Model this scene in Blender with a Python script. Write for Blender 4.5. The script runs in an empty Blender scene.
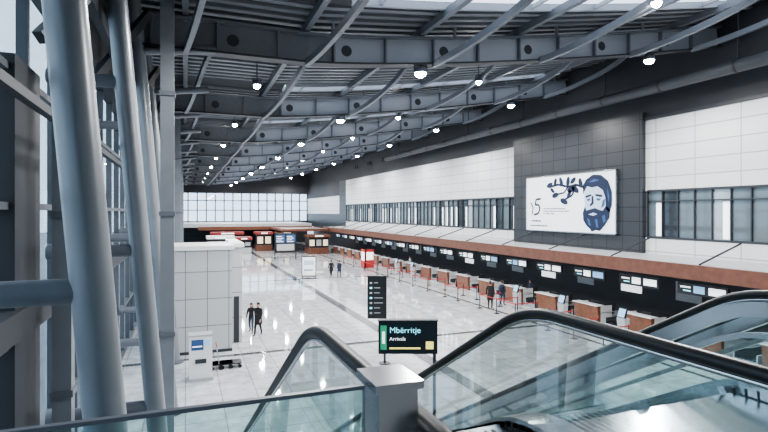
import bpy, math, random
from mathutils import Vector, Matrix
random.seed(4)
S=bpy.context.scene
S.view_settings.view_transform='AgX'
S.view_settings.look='AgX - Medium High Contrast'
COL=S.collection
H=6.5
# ---------------- materials ----------------
def M(name,col,rough=.5,metal=0,emit=0,noise=0,nscale=5,ecol=None,bump=0):
    m=bpy.data.materials.new(name); m.use_nodes=True
    nt=m.node_tree; b=nt.nodes['Principled BSDF']
    b.inputs['Base Color'].default_value=(*col,1)
    b.inputs['Roughness'].default_value=rough
    b.inputs['Metallic'].default_value=metal
    if emit:
        b.inputs['Emission Color'].default_value=(*(ecol or col),1)
        b.inputs['Emission Strength'].default_value=emit
    if noise:
        tc=nt.nodes.new('ShaderNodeTexCoord'); n=nt.nodes.new('ShaderNodeTexNoise')
        n.inputs['Scale'].default_value=nscale; n.inputs['Detail'].default_value=4
        nt.links.new(tc.outputs['Object'],n.inputs['Vector'])
        r=nt.nodes.new('ShaderNodeMapRange')
        r.inputs['From Min'].default_value=.3; r.inputs['From Max'].default_value=.7
        r.inputs['To Min'].default_value=1-noise; r.inputs['To Max'].default_value=1+noise
        nt.links.new(n.outputs['Fac'],r.inputs['Value'])
        mx=nt.nodes.new('ShaderNodeVectorMath'); mx.operation='SCALE'
        mx.inputs[0].default_value=col
        nt.links.new(r.outputs['Result'],mx.inputs['Scale'])
        nt.links.new(mx.outputs['Vector'],b.inputs['Base Color'])
    return m
def Mpanel(name,c1,c2,cm,bw,rh,mortar,axes,rough=.3,metal=0,speck=0,off=0):
    m=bpy.data.materials.new(name); m.use_nodes=True
    nt=m.node_tree; b=nt.nodes['Principled BSDF']
    tc=nt.nodes.new('ShaderNodeTexCoord'); sp=nt.nodes.new('ShaderNodeSeparateXYZ'); cb=nt.nodes.new('ShaderNodeCombineXYZ')
    nt.links.new(tc.outputs['Object'],sp.inputs[0])
    nt.links.new(sp.outputs[axes[0]],cb.inputs['X']); nt.links.new(sp.outputs[axes[1]],cb.inputs['Y'])
    br=nt.nodes.new('ShaderNodeTexBrick'); br.offset=off
    br.inputs['Scale'].default_value=1; br.inputs['Brick Width'].default_value=bw; br.inputs['Row Height'].default_value=rh
    br.inputs['Mortar Size'].default_value=mortar; br.inputs['Mortar Smooth'].default_value=.1
    br.inputs['Color1'].default_value=(*c1,1); br.inputs['Color2'].default_value=(*c2,1); br.inputs['Mortar'].default_value=(*cm,1)
    nt.links.new(cb.outputs[0],br.inputs['Vector'])
    out=br.outputs['Color']
    if speck:
        n=nt.nodes.new('ShaderNodeTexNoise'); n.inputs['Scale'].default_value=1.6; n.inputs['Detail'].default_value=8; n.inputs['Roughness'].default_value=.75
        nt.links.new(tc.outputs['Object'],n.inputs['Vector'])
        r=nt.nodes.new('ShaderNodeMapRange'); r.inputs['From Min'].default_value=.3; r.inputs['From Max'].default_value=.7
        r.inputs['To Min'].default_value=1-speck; r.inputs['To Max'].default_value=1+speck
        nt.links.new(n.outputs['Fac'],r.inputs['Value'])
        v=nt.nodes.new('ShaderNodeVectorMath'); v.operation='SCALE'
        nt.links.new(out,v.inputs[0]); nt.links.new(r.outputs['Result'],v.inputs['Scale']); out=v.outputs['Vector']
    nt.links.new(out,b.inputs['Base Color'])
    b.inputs['Roughness'].default_value=rough; b.inputs['Metallic'].default_value=metal
    return m
def Mglass(name,tint,refl=.1,rough=.02):
    m=bpy.data.materials.new(name); m.use_nodes=True
    nt=m.node_tree; nt.nodes.remove(nt.nodes['Principled BSDF'])
    t=nt.nodes.new('ShaderNodeBsdfTransparent'); t.inputs[0].default_value=(*tint,1)
    g=nt.nodes.new('ShaderNodeBsdfGlossy'); g.inputs['Roughness'].default_value=rough
    mx=nt.nodes.new('ShaderNodeMixShader'); lw=nt.nodes.new('ShaderNodeLayerWeight'); lw.inputs[0].default_value=.25
    r=nt.nodes.new('ShaderNodeMapRange'); r.inputs['To Min'].default_value=refl*.5; r.inputs['To Max'].default_value=min(1,refl*5)
    nt.links.new(lw.outputs['Fresnel'],r.inputs['Value']); nt.links.new(r.outputs['Result'],mx.inputs[0])
    nt.links.new(t.outputs[0],mx.inputs[1]); nt.links.new(g.outputs[0],mx.inputs[2])
    nt.links.new(mx.outputs[0],nt.nodes['Material Output'].inputs[0])
    return m
steel=M('painted_steel',(.165,.18,.205),.4,.1,noise=.06)
steelT=M('painted_steel_tube',(.25,.268,.292),.33,.15,noise=.05,nscale=2)
steelL=M('painted_steel_light',(.34,.365,.405),.38,.1)
steelD=M('painted_steel_dark',(.035,.039,.046),.5)
steelM=M('facade_mullion_steel',(.10,.11,.125),.45)
inox=M('brushed_stainless',(.60,.62,.64),.2,.95)
black=M('black_rubber',(.010,.011,.013),.42)
blackp=M('black_plastic',(.015,.017,.02),.35)
deckm=M('roof_deck_grey',(.06,.065,.075),.6,noise=.1)
slatm=M('roof_slat_grey',(.17,.185,.205),.5)
whitep=Mpanel('white_wall_panel',(.68,.69,.69),(.64,.65,.655),(.37,.38,.39),2.4,.85,.03,('Y','Z'),.3)
greyp=Mpanel('dark_grey_panel',(.034,.037,.043),(.042,.045,.052),(.012,.012,.015),1.25,.85,.03,('Y','Z'),.35)
darkw=M('dark_bulkhead',(.036,.039,.046),.55,noise=.08,nscale=1)
floorm=Mpanel('granite_floor',(.56,.575,.595),(.49,.505,.525),(.30,.305,.315),1.2,1.2,.02,('X','Y'),.05,0,.3)
floord=M('dark_granite_band',(.10,.105,.11),.08,noise=.25,nscale=6)
wood=M('brown_wood',(.14,.058,.036),.35,noise=.2,nscale=3)
woodL=M('wood_counter_panel',(.20,.085,.05),.35,noise=.2,nscale=4)
orangem=M('orange_shop_fascia',(.22,.10,.05),.5)
white=M('white_laminate',(.74,.74,.74),.4)
wgrey=M('light_grey_laminate',(.42,.43,.44),.4)
emitw=M('lamp_lens',(1,1,1),.3,0,160,ecol=(1,.99,.97))
litw=M('lit_white_panel',(.9,.92,.95),.4,0,1.2)
litb=M('lit_screen_blue',(.20,.38,.58),.3,0,.9)
litwarm=M('lit_warm_panel',(.85,.68,.5),.4,0,.8)
cyan=M('sign_cyan_text',(.25,.75,.85),.4,0,1.2)
yel=M('sign_yellow_text',(.9,.75,.2),.4,0,.9)
stepy=M('step_edge_yellow',(.6,.45,.08),.6)
signw=M('sign_white_text',(.9,.9,.9),.4,0,1.1)
signface=M('sign_face_dark',(.010,.018,.026),.3)
red=M('red_banner',(.42,.03,.03),.5)
redd=M('red_shop_fascia',(.25,.03,.03),.5)
redb=M('red_webbing',(.40,.04,.04),.6)
green=M('green_exit_sign',(.04,.30,.16),.4,0,.4)
navy=M('poster_navy_ink',(.006,.016,.05),.5)
midb=M('poster_blue_ink',(.04,.10,.24),.5)
paleb=M('poster_pale_ink',(.50,.60,.74),.5)
posterw=M('poster_white',(.85,.87,.89),.35,0,.3)
glassF=Mglass('facade_glass',(.82,.90,.95),.1)
glassT=Mglass('balustrade_glass',(.76,.88,.88),.11)
glassS=Mglass('skylight_glass',(.95,.97,1),.05)
win1=M('window_pane_bright',(.42,.47,.50),.06,.3)  # pane tints from bright to dark paint in reflections and see-through brightness
win2=M('window_pane_mid',(.16,.19,.21),.05,.3)
win3=M('window_pane_dark',(.05,.06,.07),.04,.3)
outg=M('apron_concrete',(.35,.36,.37),.8,noise=.15,nscale=.3)
teal=M('teal_reflection_panel',(.06,.14,.15),.12)  # opaque divider sheet, teal glass reflection painted in as its colour
concrete=M('concrete_floor',(.35,.35,.35),.6,noise=.1)
skin=M('skin',(.5,.3,.22),.5); hairm=M('hair_dark',(.03,.02,.015),.6)
clothK=M('cloth_black',(.012,.012,.015),.8); clothN=M('cloth_navy',(.02,.028,.055),.8); clothR=M('cloth_red',(.35,.04,.05),.8)
clothG=M('cloth_grey',(.16,.16,.17),.8); jeans=M('denim',(.03,.045,.08),.8); clothW=M('cloth_white',(.6,.6,.6),.8); shoe=M('shoe_leather',(.015,.013,.012),.4)

# ---------------- mesh builder ----------------
class MB:
    def __init__(s): s.v=[];s.f=[];s.m=[];s.sm=[];s.mats=[]
    def mi(s,mat):
        if mat not in s.mats: s.mats.append(mat)
        return s.mats.index(mat)
    def add(s,vs,fs,mat,smooth=False):
        o=len(s.v); s.v+= [tuple(v) for v in vs]; k=s.mi(mat)
        for f in fs: s.f.append([i+o for i in f]); s.m.append(k); s.sm.append(smooth)
    def box(s,x0,x1,y0,y1,z0,z1,mat):
        x0,x1=sorted((x0,x1));y0,y1=sorted((y0,y1));z0,z1=sorted((z0,z1))
        vs=[(x0,y0,z0),(x1,y0,z0),(x1,y1,z0),(x0,y1,z0),(x0,y0,z1),(x1,y0,z1),(x1,y1,z1),(x0,y1,z1)]
        s.add(vs,[(0,3,2,1),(4,5,6,7),(0,1,5,4),(1,2,6,5),(2,3,7,6),(3,0,4,7)],mat)
    def beam(s,p0,p1,w,h,mat,up=(0,0,1)):
        p0=Vector(p0);p1=Vector(p1);d=(p1-p0).normalized();u=Vector(up)
        r=d.cross(u)
        if r.length<1e-4: r=d.cross(Vector((0,1,0)))
        r.normalize();u=r.cross(d)
        vs=[]
        for p in (p0,p1):
            for a,b in((-1,-1),(1,-1),(1,1),(-1,1)): vs.append(p+r*w/2*a+u*h/2*b)
        s.add(vs,[(0,3,2,1),(4,5,6,7),(0,1,5,4),(1,2,6,5),(2,3,7,6),(3,0,4,7)][:],mat)
    def path(s,pts,r,mat,seg=12,r2=None,cap=True,up=None):
        pts=[Vector(p) for p in pts];n=len(pts);vs=[];fs=[]
        rr=r if isinstance(r,(list,tuple)) else [r]*n
        prev=None
        for i,p in enumerate(pts):
            d=(pts[min(i+1,n-1)]-pts[max(i-1,0)]).normalized()
            if prev is None:
                a=Vector(up) if up else (Vector((0,0,1)) if abs(d.z)<.9 else Vector((0,1,0)))
            else: a=prev
            x=(a-d*a.dot(d)).normalized(); prev=x; y=d.cross(x)
            for k in range(seg):
                t=2*math.pi*k/seg
                vs.append(p+x*math.cos(t)*rr[i]+y*math.sin(t)*(r2 if r2 else rr[i]))
        for i in range(n-1):
            for k in range(seg):
                a=i*seg+k;b=i*seg+(k+1)%seg
                fs.append((a,b,b+seg,a+seg))
        s.add(vs,fs,mat,True)
        if cap:
            s.add(vs[:seg],[tuple(reversed(range(seg)))],mat); s.add(vs[-seg:],[tuple(range(seg))],mat)
    def tube(s,p0,p1,r,mat,seg=16,r1=None): s.path([p0,p1],[r,r1 if r1 else r],mat,seg)
    def poly(s,pts,mat): s.add(pts,[tuple(range(len(pts)))],mat)
    def build(s,name,parent=None,loc=None,rz=0):
        me=bpy.data.meshes.new(name); me.from_pydata(s.v,[],s.f)
        for m in s.mats: me.materials.append(m)
        me.polygons.foreach_set('material_index',s.m); me.polygons.foreach_set('use_smooth',s.sm)
        me.update()
        o=bpy.data.objects.new(name,me); COL.objects.link(o)
        if parent: o.parent=parent
        if loc: o.location=loc
        o.rotation_euler[2]=rz
        return o
def empty(name,loc=(0,0,0)):
    o=bpy.data.objects.new(name,None); o.location=loc; COL.objects.link(o); return o
def text(s,body,size,mat,origin,ux,uy,name='txt',bold=0):
    cu=bpy.data.curves.new(name,'FONT'); cu.body=body; cu.size=size; cu.offset=bold
    o=bpy.data.objects.new(name,cu); COL.objects.link(o)
    bpy.context.view_layer.update()
    me=bpy.data.meshes.new_from_object(o.evaluated_get(bpy.context.evaluated_depsgraph_get()))
    O=Vector(origin);ux=Vector(ux);uy=Vector(uy)
    s.add([O+ux*v.co.x+uy*v.co.y for v in me.vertices],[tuple(p.vertices) for p in me.polygons],mat)
    bpy.data.objects.remove(o); bpy.data.curves.remove(cu); bpy.data.meshes.remove(me)

# ---------------- camera ----------------
cd=bpy.data.cameras.new('camera'); cam=bpy.data.objects.new('camera',cd); COL.objects.link(cam)
cam.location=(0,0,H); cam.rotation_euler=(math.pi/2,0,-math.radians(21.2)); cd.lens=24; cd.sensor_width=36; cd.shift_y=-.005; cd.clip_start=.05; cd.clip_end=2000
S.camera=cam
# ---------------- world ----------------
w=bpy.data.worlds.new('overcast_sky'); S.world=w; w.use_nodes=True
bg=w.node_tree.nodes['Background']; bg.inputs[0].default_value=(.82,.90,1,1); bg.inputs[1].default_value=3.0

# ---------------- shell ----------------
b=MB(); b.box(-3,27,-9,112,-.3,0,floorm); b.build('floor')
b=MB()
b.box(9.7,10.3,-9,112,.0,.004,floord)
for y in (24,49,74): b.box(-2.5,21,y,y+.35,.0,.004,floord)
b.box(19,19.25,-9,112,0,.004,floord)
b.build('trim_1')
b=MB(); b.box(-80,-3.2,-60,200,-.5,-.3,outg); b.box(-3.2,80,112.4,260,-.5,-.3,outg); b.build('ground_outside')
b=MB(); b.box(-2.6,25,-9,1.4,4.55,4.9,concrete); b.build('floor_upper')
XW=25
b=MB()
for (y0,y1) in ((-9,22.3),(34.8,82)):
    b.box(XW,XW+.4,y0,y1,3.9,5.05,whitep)
    b.box(XW,XW+.4,y0,y1,7.72,11.9,whitep)
b.box(XW,XW+.5,-9,112,11.9,17.0,darkw)
b.box(XW-.25,XW+.4,22.3,34.8,3.9,12.3,greyp)
b.box(XW,XW+.4,82,86,3.9,11.9,greyp)
b.box(XW,XW+.4,86,112,9.4,11.9,darkw)
b.box(XW,XW+.4,86,112,3.9,6.2,greyp)
b.box(XW,XW+.4,86,112,6.2,9.4,whitep)
b.box(XW-.12,XW,-9,22.3,11.82,11.98,steelD); b.box(XW-.12,XW,34.8,82,11.82,11.98,steelD)
b.build('wall_right')
b=MB(); b.box(XW+1.6,XW+1.9,-9,112,0,4,darkw); b.build('wall_check_in')
b=MB(); b.box(XW-.0,XW+1.9,-9,112,3.55,3.9,darkw); b.build('ceiling_check_in')
b=MB()
for y in range(10,80,6):
    for k in (0,1.0):
        b.tube((XW-.12,y+k,13.6),(XW-.005,y+k,13.6),.28,steelD,14)
        b.tube((XW-.13,y+k,13.6),(XW-.12,y+k,13.6),.2,black,14)
b.build('air_nozzles')
def winrow(name,y0,y1,z0,z1,step=.95):
    b=MB(); X=XW+.12; n=int((y1-y0)/step); st=(y1-y0)/n
    for i in range(n):
        mt=random.choice([win1,win2,win2,win2,win3,win3]) 
        b.box(X,X+.04,y0+i*st,y0+(i+1)*st,z0,z1,mt)
        if random.random()<.3:
            b.box(X-.01,X,y0+i*st+.12,y0+i*st+.45,z0+.1,z1-.7,litw)  # glowing strip on the pane imitates bright verticals seen through the glass
    for i in range(n+1): b.box(X-.1,X,y0+i*st-.03,y0+i*st+.03,z0,z1,steelD)
    b.box(X-.14,X,y0,y1,z0-.06,z0+.05,steelD); b.box(X-.14,X,y0,y1,z1-.05,z1+.06,steelD)
    b.box(X-.12,X,y0,y1,z1-.62,z1-.56,steelD)
    b.build(name)
winrow('window_1',-9,22.2,5.05,7.72); winrow('window_2',34.9,82,5.05,7.72)
b=MB(); YF=111
b.box(-3,XW,YF,YF+.4,0,4.5,greyp); b.box(-3,XW,YF,YF+.4,10.6,16,darkw)
b.build('wall_far')
b=MB()
b.box(-3,XW,YF+.15,YF+.2,4.5,10.6,glassF)
for i in range(17): 
    x=-3+i*28/16; b.box(x-.11,x+.11,YF-.1,YF+.2,4.5,10.6,steelM)
for z in (4.6,6.9,8.9,10.5): b.box(-3,XW,YF-.1,YF+.2,z-.09,z+.09,steelM)
b.build('window_3')
b=MB(); b.box(-3,XW+1.9,-9.4,-9,0,17,darkw); b.build('wall_back')

# ---------------- canopy over check-in ----------------
b=MB()
b.box(21.6,21.85,-9,84,3.4,4.08,wood)
b.poly([(21.85,-9,4.02),(25,-9,4.12),(25,84,4.12),(21.85,84,4.02)],wgrey)
b.box(21.85,24.95,-9,84,3.5,3.6,darkw)
for y in range(-6,84,3): b.box(21.85,24.95,y,y+.1,3.6,4.0,steelD)
for y in [v*5.2+1 for v in range(0,16)]:
    b.tube((21.9,y,4.1),(24.7,y,5.0),.045,steelD,8)
b.build('check_in_canopy')
b=MB()
for y in range(-6,84,3):
    b.box(22.6,23.0,y+.6,y+2.2,3.42,3.49,litw)
b.build('canopy_downlights')

# ---------------- check-in desks ----------------
def desk(y,i):
    e=empty('check_in_desk',(22,y,0))
    b=MB()
    w=1.9
    vs=[(0.0,0,0),(.0,w,0),(-.12,w,1.12),(-.12,0,1.12),(.12,0,0),(.12,w,0),(.12,w,1.12),(.12,0,1.12)]
    b.add(vs,[(0,3,2,1),(4,5,6,7),(3,7,6,2),(0,4,7,3),(1,2,6,5)],woodL)
    b.box(.03,.12,0,w,0,.1,inox)
    b.box(-.2,.35,-.05,w+.05,1.12,1.17,white)
    b.box(.12,.95,0,w,.70,.75,white)
    b.box(.12,.95,0,.05,0,1.12,white); b.box(.12,.95,w-.05,w,0,1.12,white)
    b.build('desk_body',e)
    m=MB(); m.box(.45,.5,.5,1.1,.9,1.3,blackp); m.box(.47,.6,.75,.85,.75,.95,blackp); m.box(.5,.505,.54,1.06,.94,1.26,litb)
    m.build('monitor',e)
    c=MB()
    c.box(-.1,2.6,w+.2,w+1.1,.0,.3,inox); c.box(-.05,2.6,w+.28,w+1.02,.3,.34,black)
    c.box(-.1,2.6,w+.14,w+.2,0,.6,inox); c.box(-.1,2.6,w+1.1,w+1.16,0,.6,inox)
    c.build('baggage_belt',e)
    s=MB()
    s.box(.5,.62,.1,2.6,2.55,3.1,blackp); s.box(.49,.5,.2,1.0,2.66,3.0,[litb,signw,litw][i%3])
    s.box(.49,.5,1.2,1.75,2.66,3.0,litb if i%4==1 else signw)
    s.box(.488,.489,1.9,2.45,2.86,2.94,signw); s.box(.488,.489,1.9,2.3,2.7,2.76,cyan)
    s.tube((.56,.4,3.1),(.56,.4,3.4),.02,steelD,8); s.tube((.56,2.3,3.1),(.56,2.3,3.4),.02,steelD,8)
    s.build('flight_monitor',e)
    ch=MB(); ch.box(1.35,1.85,.7,1.2,.45,.53,black); ch.box(1.82,1.88,.7,1.2,.6,1.1,black); ch.tube((1.6,.95,.06),(1.6,.95,.45),.03,inox,8)
    for k in range(5):
        t=k*2*math.pi/5; ch.beam((1.6,.95,.05),(1.6+.28*math.cos(t),.95+.28*math.sin(t),.03),.04,.04,black)
    ch.box(1.84,1.86,.9,1.0,.5,.65,black)
    ch.build('chair',e)
ys=[12+3.6*i for i in range(19)]
for i,y in enumerate(ys): desk(y,i)
b=MB()
for y in range(8,82,4):
    b.box(26.55,26.59,y,y+1.6,1.4,2.5,random.choice([litw,wgrey,wgrey,wgrey]))
b.build('back_wall_posters')

# ---------------- queue barriers ----------------
b=MB()
def stan(b,x,y):
    b.tube((x,y,0),(x,y,.03),.18,black,14); b.tube((x,y,.03),(x,y,.98),.03,black,8); b.tube((x,y,.9),(x,y,1.0),.045,red,8)
for y in [17,19,21,23,26,28,30,33,35,38,41,44,47,50,54,58,62]:
    for x in (18.6,20.2): stan(b,x,y)
    b.beam((18.6,y,.93),(20.2,y,.93),.01,.06,redb)
for a,c in ((17,19),(21,23),(26,28),(28,30),(33,35),(38,41),(44,47),(50,54),(58,62)):
    b.beam((18.6,a,.93),(18.6,c,.93),.01,.06,redb)
b.build('queue_barriers')

def kiosk(x,y,rz):
    e=empty('self_service_kiosk',(x,y,0)); e.rotation_euler[2]=rz
    b=MB(); b.box(-.25,.25,-.3,.3,0,.06,inox)
    b.add([(-.12,-.25,.06),(.15,-.25,.06),(.15,.25,.06),(-.12,.25,.06),(-.2,-.25,1.1),(.15,-.25,1.1),(.15,.25,1.1),(-.2,.25,1.1)],
          [(0,3,2,1),(4,5,6,7),(0,1,5,4),(1,2,6,5),(2,3,7,6),(3,0,4,7)],wgrey)
    b.beam((-.14,0,1.1),(.02,0,1.6),.5,.08,blackp,up=(-1,0,.3)); b.beam((-.19,0,1.15),(-.04,0,1.55),.42,.01,litb,up=(-1,0,.3))
    b.build('kiosk_body',e)
for y in (20,24.5,29,46,50): kiosk(20.9,y,0)

b=MB()
b.box(19.2,19.3,55.5,57,.1,2.2,red); b.box(19.19,19.2,55.7,56.8,.9,1.9,signw); b.box(19.0,19.5,55.5,57,0,.1,inox)
b.box(19.2,20.3,55.5,55.6,.1,2.2,red); b.box(19.35,20.2,55.49,55.5,1.0,1.9,signw)
b.build('red_banner_stand')

# ---------------- billboard ----------------
e=empty('billboard',(24.62,28.5,7.1))
b=MB(); X=-.03
def P(p,q,k=0): return (X-.004*k-.01, (32.9-p)-28.5, 5.15+q-7.1)
b.box(X,.1,24.1-28.5,32.9-28.5,5.15-7.1,9.1-7.1,posterw)
for a in ((24.05,24.12),(32.88,32.95)): b.box(X-.04,.1,a[0]-28.5,a[1]-28.5,-2.0,2.05,inox)
for z in (-2.0,1.98): b.box(X-.04,.1,24.05-28.5,32.95-28.5,z,z+.07,inox)
b.build('panel',e)
b=MB()
def pg(l,mat,k): b.poly([P(p,q,k) for p,q in l],mat)
pg([(6.25,3.1),(7.0,3.4),(7.8,3.1),(8.05,2.4),(8.0,1.7),(7.6,1.0),(7.0,.7),(6.5,1.0),(6.2,1.6),(6.15,2.4)],paleb,1)
pg([(6.05,2.5),(6.0,3.1),(6.3,3.5),(6.9,3.78),(7.6,3.72),(8.2,3.3),(8.5,2.6),(8.5,1.8),(8.3,1.3),(8.0,1.6),(7.95,2.3),(7.75,2.75),(7.3,3.0),(6.8,2.95),(6.4,3.05),(6.2,2.8)],navy,2)
pg([(6.2,1.75),(6.0,1.3),(6.05,.8),(6.35,.45),(6.6,.3),(6.8,.08),(7.15,.2),(7.5,.15),(7.9,.5),(8.3,1.0),(8.35,1.5),(8.0,1.75),(7.75,1.45),(7.45,1.5),(7.1,1.62),(6.75,1.55),(6.5,1.5),(6.35,1.45)],navy,2)
pg([(6.25,2.42),(6.75,2.52),(6.8,2.42),(6.3,2.28)],navy,3); pg([(7.1,2.52),(7.7,2.45),(7.7,2.3),(7.15,2.38)],navy,3)
pg([(6.35,2.2),(6.7,2.26),(6.65,2.1),(6.42,2.08)],midb,3); pg([(7.2,2.25),(7.6,2.22),(7.5,2.08),(7.25,2.1)],midb,3)
pg([(6.8,2.4),(6.95,2.4),(6.98,1.9),(6.72,1.72),(6.6,1.82),(6.78,1.95)],navy,3)
pg([(6.5,1.2),(6.95,1.32),(7.3,1.22),(6.95,1.12)],paleb,4)
pg([(7.75,2.1),(7.95,2.2),(7.9,1.75),(7.6,1.6)],midb,2)
pg([(6.4,.95),(6.6,.9),(6.75,.45),(6.55,.5)],midb,4); pg([(7.1,.9),(7.3,.9),(7.4,.35),(7.2,.4)],midb,4); pg([(7.7,1.1),(7.9,1.2),(8.0,.8),(7.8,.65)],midb,4)
pg([(6.5,3.3),(7.0,3.5),(7.5,3.4),(7.0,3.3)],midb,4); pg([(8.1,2.9),(8.3,2.4),(8.25,1.9),(8.15,2.4)],midb,4)
def stroke(l,wd,mat,k):
    for (p0,q0),(p1,q1) in zip(l,l[1:]):
        d=Vector((p1-p0,q1-q0)); n=Vector((-d.y,d.x)).normalized()*wd
        pg([(p0+n.x,q0+n.y),(p1+n.x,q1+n.y),(p1-n.x,q1-n.y),(p0-n.x,q0-n.y)],mat,k)
stroke([(6.1,3.0),(5.4,3.2),(4.6,3.1),(3.6,3.3),(2.6,3.15)],.08,navy,2)
stroke([(5.4,3.2),(5.0,2.5),(4.2,2.2)],.07,navy,2); stroke([(4.6,3.1),(4.2,2.7),(3.4,2.6)],.06,navy,2)
for (p,q,r,a) in ((2.7,3.3,.34,.3),(3.3,3.5,.3,1.2),(3.9,3.5,.34,2.0),(4.6,3.45,.36,1.4),(5.1,3.5,.32,.6),(5.3,2.9,.4,-.6),(4.2,2.1,.4,2.8),(3.3,2.55,.36,.2),(4.7,2.6,.32,1),(5.8,3.3,.36,1.9),(3.0,2.9,.26,2.5),(4.9,2.9,.4,.2)):
    l=[]
    for k in range(10):
        t=k*math.pi/5; x=r*math.cos(t); y=r*.5*math.sin(t)
        l.append((p+x*math.cos(a)-y*math.sin(a),q+x*math.sin(a)+y*math.cos(a)))
    pg(l,navy,4)
stroke([(1.7,2.35),(1.15,2.3),(1.05,1.9),(1.45,1.9),(1.6,1.6),(1.4,1.25),(.9,1.15)],.07,navy,2)
stroke([(.5,2.1),(.8,1.7),(.7,1.2)],.05,navy,2)
for k,(p0,p1,q,t) in enumerate(((2.0,4.4,1.6,.03),(2.0,4.7,1.42,.03),(2.0,3.2,1.24,.03),(.6,1.7,.7,.05),(.5,2.4,.35,.04))): 
    p=p0
    while p<p1:
        l=random.uniform(.1,.3); stroke([(p,q),(min(p+l,p1),q)],t,midb if k<3 else navy,2); p+=l+.06
b.build('artwork',e)

# ---------------- roof ----------------
def zl(x):
    return 11.8+ (3.0*((x-4)/21)**1.3 if x>4 else 0)
GY=[-4,7]+[18+11*i for i in range(9)]
DT=1.45
xs=[-3+i*1.0 for i in range(30)]
sky=[(12.6,15.8)]+[(y-1.6,y-.5) for y in GY if y>20]
b=MB()
edges=sorted(set([-9.0,112.0]+[v for a,c in sky for v in (a,c) if -9<v<112]))
for y0,y1 in zip(edges,edges[1:]):
    ym=(y0+y1)/2; s_=any(a<ym<c for a,c in sky)
    for x in xs[:-1]:
        if s_ and 5<=x<24: continue
        b.beam((x,ym,zl(x)+DT+.1),(x+1.0,ym,zl(x+1)+DT+.1),y1-y0,.12,deckm)
b.build('ceiling')
b=MB()
for a,c in sky:
    for x in range(5,24):
        b.beam((x,(a+c)/2,zl(x)+DT+.12),(x+1,(a+c)/2,zl(x+1)+DT+.12),c-a,.02,glassS)
        if x%3==0: b.beam((x,a,zl(x)+DT),(x,c,zl(x)+DT),.1,.14,steelL)
    for yy in (a,c):
        for x in range(5,24): b.beam((x,yy,zl(x)+DT),(x+1,yy,zl(x+1)+DT),.12,.25,steelL)
b.build('skylight')
b=MB()
y=8.0
while y<111:
    if not any(a-.2<y<c+.1 for a,c in sky):
        for x0,x1 in ((-3,4),(4,9),(9,14),(14,20),(20,25)):
            b.beam((x0,y,zl(x0)+DT-.02),(x1,y,zl(x1)+DT-.02),.26,.12,slatm)
    y+=.6
b.build('roof_slats')
for gi,y in enumerate(GY):
    b=MB()
    for x in range(-3,25):
        z0,z1=zl(x),zl(x+1)
        b.beam((x,y,z0),(x+1,y,z1),.5,.07,steelD)
        b.beam((x,y,z0+.5),(x+1,y,z1+.5),.05,.95,steelL if x>4 else steel)
        b.beam((x,y,z0+1.0),(x+1,y,z1+1.0),.5,.07,steel)
        if x%2: b.box(x-.03,x+.03,y-.2,y+.2,z0,z0+1.0,steel)
        if x%4==1:
            b.path([(x+.5,y-.035,(z0+z1)/2+.5),(x+.5,y-.026,(z0+z1)/2+.5)],.2,steelD,16)
    b.beam((-3,y+1.8,12.55),(10,y+1.8,13.1),.25,.3,steelD); b.beam((10,y+1.8,13.1),(25,y+1.8,15.3),.25,.3,steelD)
    for x in (0,5,10,15,20,24): b.tube((x,y,zl(x)+.95),(x,y,zl(x)+DT+.1),.07,steelL,8)
    for x in (0,4,9,14,19,23):
        pts=[]
        for k in range(13):
            t=k/12; a=t*math.pi/2
            pts.append((x+1.0*t,y-.15-6.6*math.sin(a)**1.15,zl(x)-.02+(DT+.02+zl(x+1)-zl(x))*(1-math.cos(a))))
        for p,q in zip(pts,pts[1:]): b.beam(p,q,.16,.24,steel)
        b.tube((x,y+.15,zl(x)+.05),(x+.6,y+2.8,zl(x+.6)+DT-.05),.08,steel,8)
    b.build('roof_girder')
b=MB()
for x in (0,4,8.5,13,17.5,22):
    b.beam((x,-9,zl(x)+DT-.22),(x,111,zl(x)+DT-.22),.2,.28,steel)
b.build('roof_purlins')
ductm=M('duct_dark_grey',(.06,.065,.075),.5)
b=MB()
b.tube((23.6,-8.9,13.2),(23.6,60,13.2),.3,ductm,20)
for y in range(-8,60,4): b.path([(23.6,y,13.2),(23.6,y+.12,13.2)],.33,steelD,20)
for y in range(-8,60,8): b.beam((23.6,y,13.4),(23.6,y,15.6),.06,.06,steelD,up=(1,0,0))
b.build('air_duct')

def lamp(x,y,z,pw,small=False):
    e=empty('ceiling_lamp',(x,y,z)); r=.14 if small else .20
    b=MB()
    b.path([(0,0,.34),(0,0,.30),(0,0,.14),(0,0,.10)],[r*.6,r*1.15,r*1.25,r*1.25],steel,20)
    b.tube((0,0,.34),(0,0,zl(x)-z+(.0 if not small else DT-.1)),.035,steel,8)
    for s in(-1,1): b.beam((s*r*1.3,0,.18),(s*r*1.3,0,.40),.03,.05,steelD)
    b.beam((-r*1.35,0,.40),(r*1.35,0,.40),.05,.03,steelD)
    b.build('housing',e)
    c=MB(); c.path([(0,0,.11),(0,0,.06),(0,0,0),(0,0,-.05),(0,0,-.075)],[r*1.1,r*1.1,r*.9,r*.5,.01],emitw,20); c.build('lens',e)
    if pw:
        l=bpy.data.lights.new('spot','SPOT'); l.energy=pw; l.spot_size=math.radians(168); l.spot_blend=.5; l.shadow_soft_size=.25; l.color=(1,.995,.985)
        o=bpy.data.objects.new('spot',l); COL.objects.link(o); o.parent=e; o.location=(0,0,-.35)
for i,y in enumerate(GY):
    if y<5: continue
    for x in (8.5,20.4): lamp(x,y,zl(x)-.42,2450)
    if y<100:
        for x in (3,14.5): lamp(x,y+5.5,zl(x)+.3,1700,True)

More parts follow.
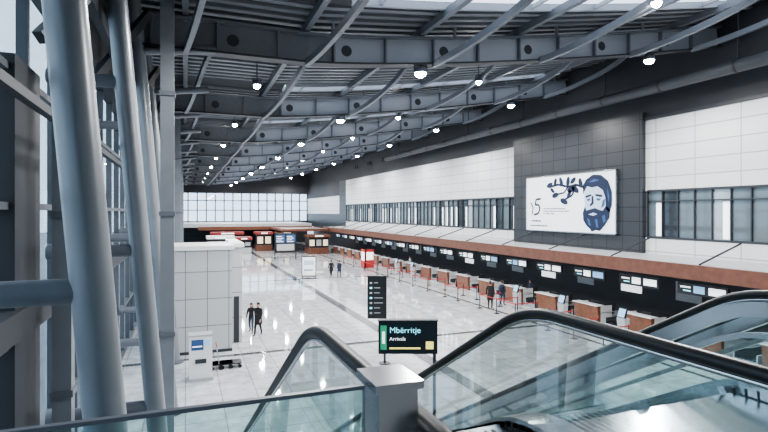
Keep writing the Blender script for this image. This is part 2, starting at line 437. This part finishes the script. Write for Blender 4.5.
# ---------------- left facade ----------------
b=MB(); XF=-2.8
b.box(XF-.02,XF,-9,111,0,13.2,glassF)
b.build('window_4')
b=MB()
y=-9
while y<=111:
    b.box(XF+.01,XF+.2,y-.05,y+.05,0,13.2,steelM); y+=2.2
for z in (0.1,2.2,4.4,6.6,8.8,11,13.1): b.box(XF+.01,XF+.22,-9,111,z-.06,z+.06,steelM)
b.box(XF+.01,XF+.3,9.6,11.1,0,9,steelD)
b.box(XF+.01,XF+.4,2,111,4.5,4.95,steelD)
b.box(XF+.01,XF+.5,-9,111,10.6,13.2,steelD)
b.build('facade_frame')
def leaner(y,r=.20):
    e=empty('tubular_column',(-.95,y,0)); b=MB()
    f=lambda z:-(z-6.5)*.085
    b.tube((f(0),0,0),(f(13.2),0,13.2),r,steelT,28)
    b.tube((f(0),0,0),(f(.06),0,.06),r*1.7,steel,24)
    for k,z in enumerate((2.4,5.7,9.2)):
        b.tube((f(z),0,z),(-1.62,0,z+.0),r*.66,steel,20)
        b.tube((-1.6,0,z),(-1.5,0,z),r*.85,steel,20)
    b.tube((f(11.6),0,11.6),(1.9,0,11.9),.14,steel,14)
    b.build('tube_frame',e)
for y in (5.95,11.9,17.9,23.9,30,36,42,48,54,60,66,72,78,84,90,96,102): leaner(y)
def boxcol(x,y,w=.4,top=13.0):
    b=MB(); b.box(-w/2,w/2,-w/2,w/2,0,top,steelT)
    for z in (0,3.2,6.4,9.6): b.box(-w/2-.03,w/2+.03,-w/2-.03,w/2+.03,z,z+.12,steel)
    b.build('steel_column',None,(x,y,0))
for y in (14.9,33,45,57,69,81,93): boxcol(-.45,y,.34)
boxcol(-2.05,10.7,.3,9.4)
b=MB()
for y in (4.2,8.0,10.0,14.0,20,26): 
    b.beam((-2.25,y,9.4),(-1.0,y+2.2,12.2),.18,.22,steelD); b.beam((-2.25,y,12.0),(-1.3,y,12.0),.2,.25,steelD)
b.beam((-1.7,-8,10.6),(-1.7,110,10.6),.16,.3,steelD); b.beam((-1.8,-8,7.9),(-1.8,110,7.9),.12,.12,steelD)
b.build('facade_bracing')

# ---------------- elevator shaft ----------------
e=empty('elevator_shaft',(0,25,0)); b=MB()
shp=Mpanel('shaft_panel',(.50,.51,.525),(.47,.48,.495),(.2,.2,.21),.95,1.25,.02,('X','Z'),.35)
b.box(-.45,2.05,0,3,0,4.75,shp); b.box(-.55,2.15,-.1,3.1,4.75,4.95,white)
b.box(2.05,2.65,1.5,6,0,4.75,shp); b.box(2.15,2.75,1.4,6.1,4.75,4.95,white)
b.box(-.45,2.05,-.06,0,0,.12,steelD)
b.box(2.25,2.5,1.46,1.5,0,2.3,steelD)
b.build('shaft_body',e)
e=empty('information_kiosk',(.55,21.2,0)); b=MB()
b.box(-.42,.42,-.3,.3,.12,1.72,white); b.box(-.46,.46,-.34,.34,0,.12,wgrey); b.box(-.34,.1,-.31,-.3,1.2,1.6,midb); b.box(-.3,.05,-.312,-.31,1.32,1.36,signw); b.box(.15,.34,-.31,-.3,1.35,1.6,litb)
b.box(-.2,.2,-.36,-.3,.7,.85,steelD); b.box(-.44,.44,-.32,.3,1.72,1.78,wgrey)
b.build('kiosk_cabinet',e)
def trolley(b,ox,oy=0):
    b.box(ox-.3,ox+.3,oy-.45,oy+.45,.18,.23,steelD)
    for sx in(-.27,.27):
        b.tube((ox+sx,oy+.45,.2),(ox+sx,oy+.55,1.0),.018,inox,8)
        for sy in(-.38,.38): b.tube((ox+sx-.02,oy+sy,.08),(ox+sx+.02,oy+sy,.08),.08,black,12); b.beam((ox+sx,oy+sy,.08),(ox+sx,oy+sy,.2),.03,.03,steelD)
    b.tube((ox-.3,oy+.55,1.0),(ox+.3,oy+.55,1.0),.025,red,8)
    b.beam((ox-.27,oy+.47,.45),(ox+.27,oy+.47,.45),.02,.02,inox); b.beam((ox-.27,oy+.51,.75),(ox+.27,oy+.51,.75),.02,.02,inox)
e=empty('baggage_trolley',(1.75,22.4,0)); b=MB(); trolley(b,0); trolley(b,0,.35); trolley(b,0,.7); b.build('trolley_frame',e); e.rotation_euler[2]=1.57

# ---------------- far mezzanine and shops ----------------
b=MB()
b.box(-2.6,21.5,92,110.8,3.9,4.5,wgrey); b.box(2,21.5,91.7,92,3.4,4.0,wood)
b.box(14,21.5,80,92,3.5,3.85,wood)
b.build('floor_mezzanine')
def shop(x,y,w,d,h,c1,c2,name='shop_kiosk',lits=None):
    lits=lits or [litw,litb]
    e=empty(name,(x,y,0)); b=MB()
    b.box(0,w,0,d,0,.95,c1); b.box(.1,w-.1,.3,d,.95,h-.4,blackp); b.box(-.15,w+.15,-.2,d,h-.4,h,c2)
    n=max(2,int(w/1.0))
    for i in range(n): b.box(.2+i*w/n,.2+i*w/n+w/n*.7,.27,.3,1.25,h-.8,lits[i%len(lits)])
    b.box(w*.3,w*.7,-.22,-.2,h-.3,h-.12,signw)
    for xx in (0,w-.12): b.box(xx,xx+.12,0,.12,.95,h-.4,steelD)
    b.build('kiosk_body',e)
shop(3.0,78,3.6,3,3.0,white,white,lits=[litwarm,wgrey]); shop(7.4,82,2.2,3,2.6,wgrey,redd,lits=[litw,wgrey]); shop(4,88,5,3,3.2,white,redd,'shop_front',[litw,orangem,wgrey]); shop(11,87,2.6,3,3.2,wood,redd,'shop_front',[litwarm]); shop(14.4,86,3.0,3,3.2,wood,orangem,'shop_front',[wgrey,litwarm]); shop(17.8,78,3.2,3,3.0,wood,wood,lits=[litwarm,wgrey])
e=empty('flight_information_board',(12.9,71,0)); b=MB()
b.box(-1.5,-1.38,-.1,.1,0,3.6,blackp); b.box(1.38,1.5,-.1,.1,0,3.6,blackp); b.box(-1.5,1.5,-.15,.15,.9,3.6,blackp)
b.box(-1.35,-.08,-.16,-.15,2.3,3.4,midb); b.box(.08,1.35,-.16,-.15,2.3,3.4,midb)
for r in range(4):
    b.box(-1.25,-.3-.2*(r%2),-.17,-.16,2.4+r*.24,2.46+r*.24,signw); b.box(.2,1.1-.2*(r%2),-.17,-.16,2.4+r*.24,2.46+r*.24,signw)
b.box(-1.2,1.2,-.16,-.15,1.2,2.1,wgrey)
b.build('board',e)
def poster(x,y,rz,w,h,inner):
    e=empty('poster_stand',(x,y,0)); e.rotation_euler[2]=rz; b=MB()
    b.box(-w/2,w/2,-.07,.07,.2,h,blackp); b.box(-w/2+.07,w/2-.07,-.08,-.07,.3,h-.1,inner); b.box(-w/2-.1,w/2+.1,-.25,.25,0,.05,steelD)
    for sx in(-w/2+.1,w/2-.1): b.box(sx-.04,sx+.04,-.04,.04,.05,.2,steelD)
    b.box(-w/2+.2,w/2-.3,-.083,-.08,h*.35,h*.4,midb); b.box(-w/2+.2,w/2-.2,-.083,-.08,h*.6,h*.8,paleb)
    b.build('poster_panel',e)
poster(11.3,49.5,-.3,1.4,2.2,posterw); poster(12.8,8.6,-.95,1.3,2.2,posterw)

# ---------------- pole signs ----------------
def polesign(x,y,z0,z1,w,rz,kind):
    e=empty('direction_sign',(x,y,0)); e.rotation_euler[2]=rz; b=MB()
    b.box(-w/2,w/2,-.12,.12,z0,z1,blackp); b.box(-w/2-.02,w/2+.02,-.13,.13,z1,z1+.03,steelD)
    b.tube((w/2-.08,0,0),(w/2-.08,0,z0),.05,steelD,12); b.tube((w/2-.08,0,0),(w/2-.08,0,.04),.25,steelD,20)
    F=-.122
    if kind==1:
        b.box(-w/2+.03,w/2-.03,F-.001,F,z0+.03,z1-.03,signface); F-=.002
        b.box(-w/2+.06,-w/2+.24,F-.002,F,z0+.12,z1-.12,green); b.box(-w/2+.11,-w/2+.19,F-.004,F-.002,z0+.3,z1-.3,signw)
        text(b,'Mbërritje',.24,cyan,(-w/2+.32,F-.001,z1-.34),(1,0,0),(0,0,1))
        text(b,'Arrivals',.15,signw,(-w/2+.32,F-.001,z1-.56),(1,0,0),(0,0,1))
        b.box(-w/2+.32,w/2-.5,F-.002,F,z0+.14,z0+.19,yel)
        b.box(w/2-.34,w/2-.12,F-.002,F,z0+.14,z0+.36,yel)
    else:
        n=7
        for r in range(n):
            zz=z0+.2+r*(z1-z0-.3)/n
            b.box(-w/2+.1,-w/2+.2,F-.002,F,zz,zz+.08,cyan if r%2 else wgrey); b.box(-w/2+.28,w/2-random.uniform(.15,.4),F-.002,F,zz+.03,zz+.06,wgrey)
    b.build('sign_board',e)
polesign(15*(.362+.046*.932),15*(.932-.046*.362),2.38,3.33,1.72,-.37,1)
polesign(22*(.362-.014*.932),22*(.932+.014*.362),1.95,3.75,.82,-.37,2)

# ---------------- foreground balustrade ----------------
e=empty('glass_balustrade',(0,1.54,4.9)); b=MB()
b.box(-2.2,.53,-.008,.008,.03,1.04,glassT); b.build('pane',e)
b=MB(); b.box(-2.2,.53,-.010,.010,1.04,1.052,steel); b.box(-2.2,.6,-.04,.04,0,.1,inox); b.build('rail',e)
b=MB()
b.box(.55,.68,-.08,.08,0,1.05,inox); b.box(.535,.695,-.095,.095,1.05,1.075,inox); b.box(.58,.65,-.09,-.08,.1,.9,steelT)
b.tube((.67,-.16,.80),(.67,-.08,.80),.05,inox,20)
b.build('newel_post',e)
b=MB(); b.box(-2.6,25,1.4,1.6,4.55,4.9,inox); b.build('trim_2')

# ---------------- escalators ----------------
T=math.tan(math.radians(30)); YC=3.12
def escalator(x0,x1,heavy=False):
    e=empty('escalator',((x0+x1)/2,YC,0))
    hw=(x1-x0)/2
    ZT=4.9
    yb=ZT/T
    def prof(off,ya,yend):
        pts=[(ya,ZT+off)]
        R=1.2
        for k in range(9):
            t=k/8*math.radians(30); pts.append((-R*math.tan(math.radians(15))+R*math.sin(t), ZT+off-R*(1-math.cos(t))))
        for k in range(9):
            t=math.radians(30)-k/8*math.radians(30)
            pts.append((yb+R*math.tan(math.radians(15))-R*math.sin(t), off+R*(1-math.cos(t))))
        pts.append((yend,off)); return pts
    base=prof(.12,-1.7,yb+1.4); top=prof(.9,-1.7,yb+1.4)
    for side,x in (('left',-hw),('right',hw)):
        b=MB()
        pr=[]
        for k in range(11):
            t=-math.pi/2-math.pi*k/10; pr.append((-1.7+.3*math.cos(t),ZT+.6+.3*math.sin(t)*1))
        pr=[(-1.2,ZT+.3)]+pr
        pl=list(top[1:-1])
        en=[(yb+1.4,.9)]
        for k in range(1,11):
            t=math.pi/2-math.pi*k/10; en.append((yb+1.4+.3*math.cos(t),.6+.3*math.sin(t)))
        en.append((yb+.9,.3))
        b.path([(x,y,z) for y,z in pr+pl+en],.036,black,14,r2=.040)
        b.path([(x,y,z-.048) for y,z in top],.016,inox,8)
        if heavy:
            for (a,c) in zip(top,top[1:]):
                b.beam((x,a[0],a[1]-.13),(x,c[0],c[1]-.13),.09,.13,inox)
                b.beam((x,a[0],a[1]-.36),(x,c[0],c[1]-.36),.05,.05,inox)
        b.build('handrail_'+side,e)
        g=MB()
        vs=[];fs=[]
        for (y,z),(y2,z2) in zip(base,top):
            vs+= [(x,y,z),(x,y2,z2-.04)]
        for i in range(len(base)-1): fs.append((2*i,2*i+2,2*i+3,2*i+1))
        g.add(vs,fs,glassT)
        sc=MB()
        for cy,cz,sg in ((-1.7,ZT+.6,-1),(yb+1.4,.6,1)):
            pts=[(x,cy+sg*.27*math.cos(t),cz+.27*math.sin(t)) for t in [(-math.pi/2)+math.pi*k/10 for k in range(11)]]
            g.poly(pts,glassT)
        g.build('glass_'+side,e)
        for (a,c) in zip(base,base[1:]):
            p0=(x,a[0],a[1]);p1=(x,c[0],c[1])
            sc.beam(p0,p1,.24,.07,inox)
            s=-1 if side=='left' else 1
            sc.beam((x+s*.11,a[0],a[1]-.45),(x+s*.11,c[0],c[1]-.45),.03,.85,inox)
            sc.beam((x-s*.11,a[0],a[1]-.1),(x-s*.11,c[0],c[1]-.1),.02,.2,blackp)
        sc.build('skirt_'+side,e)
    b=MB(); n=int(yb/.4)
    for i in range(n):
        y=i*.4+.2; z=ZT-(i+1)*.4*T
        b.box(-hw+.13,hw-.13,y-.02,y+.4,z-.03,z,steelD); b.box(-hw+.13,hw-.13,y-.03,y,z,z+.4*T,blackp)
        b.box(-hw+.13,hw-.13,y+.37,y+.4,z,z+.004,stepy)
    b.box(-hw+.13,hw-.13,-1.5,.2,ZT-.05,ZT,inox)
    for k in range(int((2*hw-.3)/.06)): b.box(-hw+.15+k*.06,-hw+.17+k*.06,-1.0,.1,ZT,ZT+.004,steelD)
    b.box(-hw+.13,hw-.13,yb,yb+1.6,0.02,.06,inox)
    b.beam((0,0,ZT-.95),(0,yb,-.0+.05),2*hw,.1,steelD)
    b.build('steps',e)
escalator(.74,2.33); escalator(4.66,5.75,True)
b=MB()
b.beam((3.5,YC,4.85),(3.5,YC+8.2,4.85-8.2*T),1.9,.06,teal)
b.box(2.5,4.5,1.6,YC,4.8,4.9,inox)
for xx in (2.62,3.5,4.4): b.beam((xx,YC,4.92),(xx,YC+8.2,4.92-8.2*T),.08,.10,inox)
b.build('escalator_divider')

# ---------------- people ----------------
def person(x,y,yaw,hgt=1.75,top=clothK,leg=jeans,hair=hairm,stride=0.0,swing=0.0,z0=0,bag=None,longhair=False,coat=False):
    V=[];E=[];R=[]
    def v(p,r,par=None):
        V.append(p);R.append(r if isinstance(r,tuple) else (r,r))
        if par is not None:E.append((par,len(V)-1))
        return len(V)-1
    pel=v((0,0,.95),(.15,.11)); wa=v((0,0,1.12),(.135,.10),pel); ch=v((0,-.01,1.33),(.165,.115),wa); nb=v((0,-.01,1.47),(.075,.065),ch); nk=v((0,.0,1.54),(.052,.055),nb)
    hd=v((0,.02,1.61),(.07,.085),nk); ht=v((0,.01,1.70),(.07,.085),hd)
    for s in (-1,1):
        sw=swing*s
        sh=v((s*.18,-.01,1.41),.068,ch); el=v((s*.235,-.03-sw*.18,1.15),.048,sh)
        wr=v((s*.25,.06-sw*.36,.91),.032,el); pa=v((s*.25,.08-sw*.42,.84),(.022,.038),wr)
        st=stride*s
        hp=v((s*.09,0,.88),.095,pel); kn=v((s*.10,.04+st*.28+ (.05 if st<0 else 0),.50),.062,hp)
        an=v((s*.10,st*.5,.09+(.04 if st<0 else 0)),.042,kn); to=v((s*.115,st*.5+.16,.04),.038,an)
    me=bpy.data.meshes.new('body'); me.from_pydata(V,E,[]); o=bpy.data.objects.new('body',me); COL.objects.link(o)
    sk=o.modifiers.new('s','SKIN'); ss=o.modifiers.new('u','SUBSURF'); ss.levels=2; ss.render_levels=2
    for i,r in enumerate(R):
        me.skin_vertices[0].data[i].radius=r; me.skin_vertices[0].data[i].use_root=(i==0)
    bpy.context.view_layer.update()
    nm=bpy.data.meshes.new_from_object(o.evaluated_get(bpy.context.evaluated_depsgraph_get()))
    b=MB(); 
    mats=[top,leg,skin,hair,shoe]
    idx=[]
    for p in nm.polygons:
        c=p.center
        if c.z>1.5: k=3 if (c.z>1.70 or (c.y<.0 and c.z>1.56)) else 2
        elif abs(c.x)>.195 and c.z<.93: k=2
        elif c.z<.11: k=4
        elif c.z<(.62 if coat else .92): k=1
        else: k=0
        idx.append(k)
    for k in range(5):
        fs=[tuple(nm.polygons[i].vertices) for i in range(len(idx)) if idx[i]==k]
        if k==0: b.add([t.co for t in nm.vertices],[],mats[0])
        kk=b.mi(mats[k])
        for f in fs: b.f.append(list(f)); b.m.append(kk); b.sm.append(True)
    b.path([(0,.10,1.66),(0,.125,1.63),(0,.11,1.615)],[.008,.016,.010],skin,8)
    for s in (-1,1):
        b.path([(s*.075,.01,1.62),(s*.088,.0,1.65),(s*.08,.0,1.68)],[.01,.016,.01],skin,8)
        b.path([(s*.03,.088,1.658),(s*.03,.1,1.658)],[.012,.006],blackp,8)
    b.path([(-.022,.098,1.59),(.022,.098,1.59)],.006,clothR,6)
    b.path([(0,-.025,1.61),(0,-.02,1.66),(0,-.01,1.72),(0,.0,1.77),(0,.0,1.79)],[.06,.078,.088,.06,.01],hair,14)
    if longhair: b.path([(0,-.03,1.70),(0,-.06,1.58),(0,-.09,1.45),(0,-.09,1.38)],[.08,.085,.07,.02],hair,12)
    if coat: b.path([(0,0,1.15),(0,0,.95),(0,0,.72),(0,0,.60)],[.16,.19,.2,.205],top,18)
    for s in (-1,1):
        sw=swing*s; hx,hy,hz=s*.25,.08-sw*.42,.83
        for k,l in enumerate((.065,.078,.073,.055)):
            fy=hy-.028+k*.0185
            b.path([(hx,fy,hz+.01),(hx-s*.006,fy,hz-l*.5),(hx-s*.022,fy,hz-l)],[.010,.009,.007],skin,6)
        b.path([(hx-s*.005,hy+.02,hz+.04),(hx-s*.02,hy+.05,hz+.01),(hx-s*.022,hy+.055,hz-.02)],[.011,.010,.008],skin,6)
    bpy.data.objects.remove(o)
    e=empty('person',(x,y,z0)); e.rotation_euler[2]=yaw; k=hgt/1.79; e.scale=(k,k,k)
    b.build('figure',e)
    if bag:
        c=MB()
        if bag=='case':
            c.box(-.58,-.36,-.35,-.05,.06,.62,clothK); c.tube((-.47,-.3,.62),(-.47,-.2,.95),.012,inox,6); 
            for yy in(-.3,-.1): c.tube((-.55,yy,.03),(-.39,yy,.03),.03,black,8)
            c.build('suitcase',e)
        else:
            c.path([(0,-.14,1.42),(0,-.2,1.35),(0,-.22,1.15),(0,-.16,1.0)],[.08,.14,.15,.10],clothN,12); c.build('backpack',e)
    return e
def at(u,vfeet):
    d=H/((vfeet-212)/512); a=(u-384)/512
    return d*(.362+a*.932), d*(.932-a*.362)
x,y=at(258,335); person(x,y,2.6,1.75,clothK,clothK,stride=.45,swing=.6,coat=True)
x,y=at(251,332); person(x,y,2.8,1.6,clothK,jeans,stride=-.35,swing=-.4,longhair=True)
x,y=at(331,277); person(x,y,.2,1.75,clothK,clothK,stride=.35,swing=.5,coat=True)
x,y=at(339,277); person(x,y,.1,1.7,clothN,clothK,stride=-.35,swing=-.4,coat=True)
x,y=at(490,309); person(x,y,-.6,1.9,clothK,clothK,stride=.2,swing=.2,coat=True)
x,y=at(502,305); person(x,y,-1.2,1.75,clothN,jeans,stride=.1,bag='pack')
for yy in (16.3,30.7,52): person(23.25,yy,math.pi/2,1.66,random.choice([clothN,clothW]),clothK)
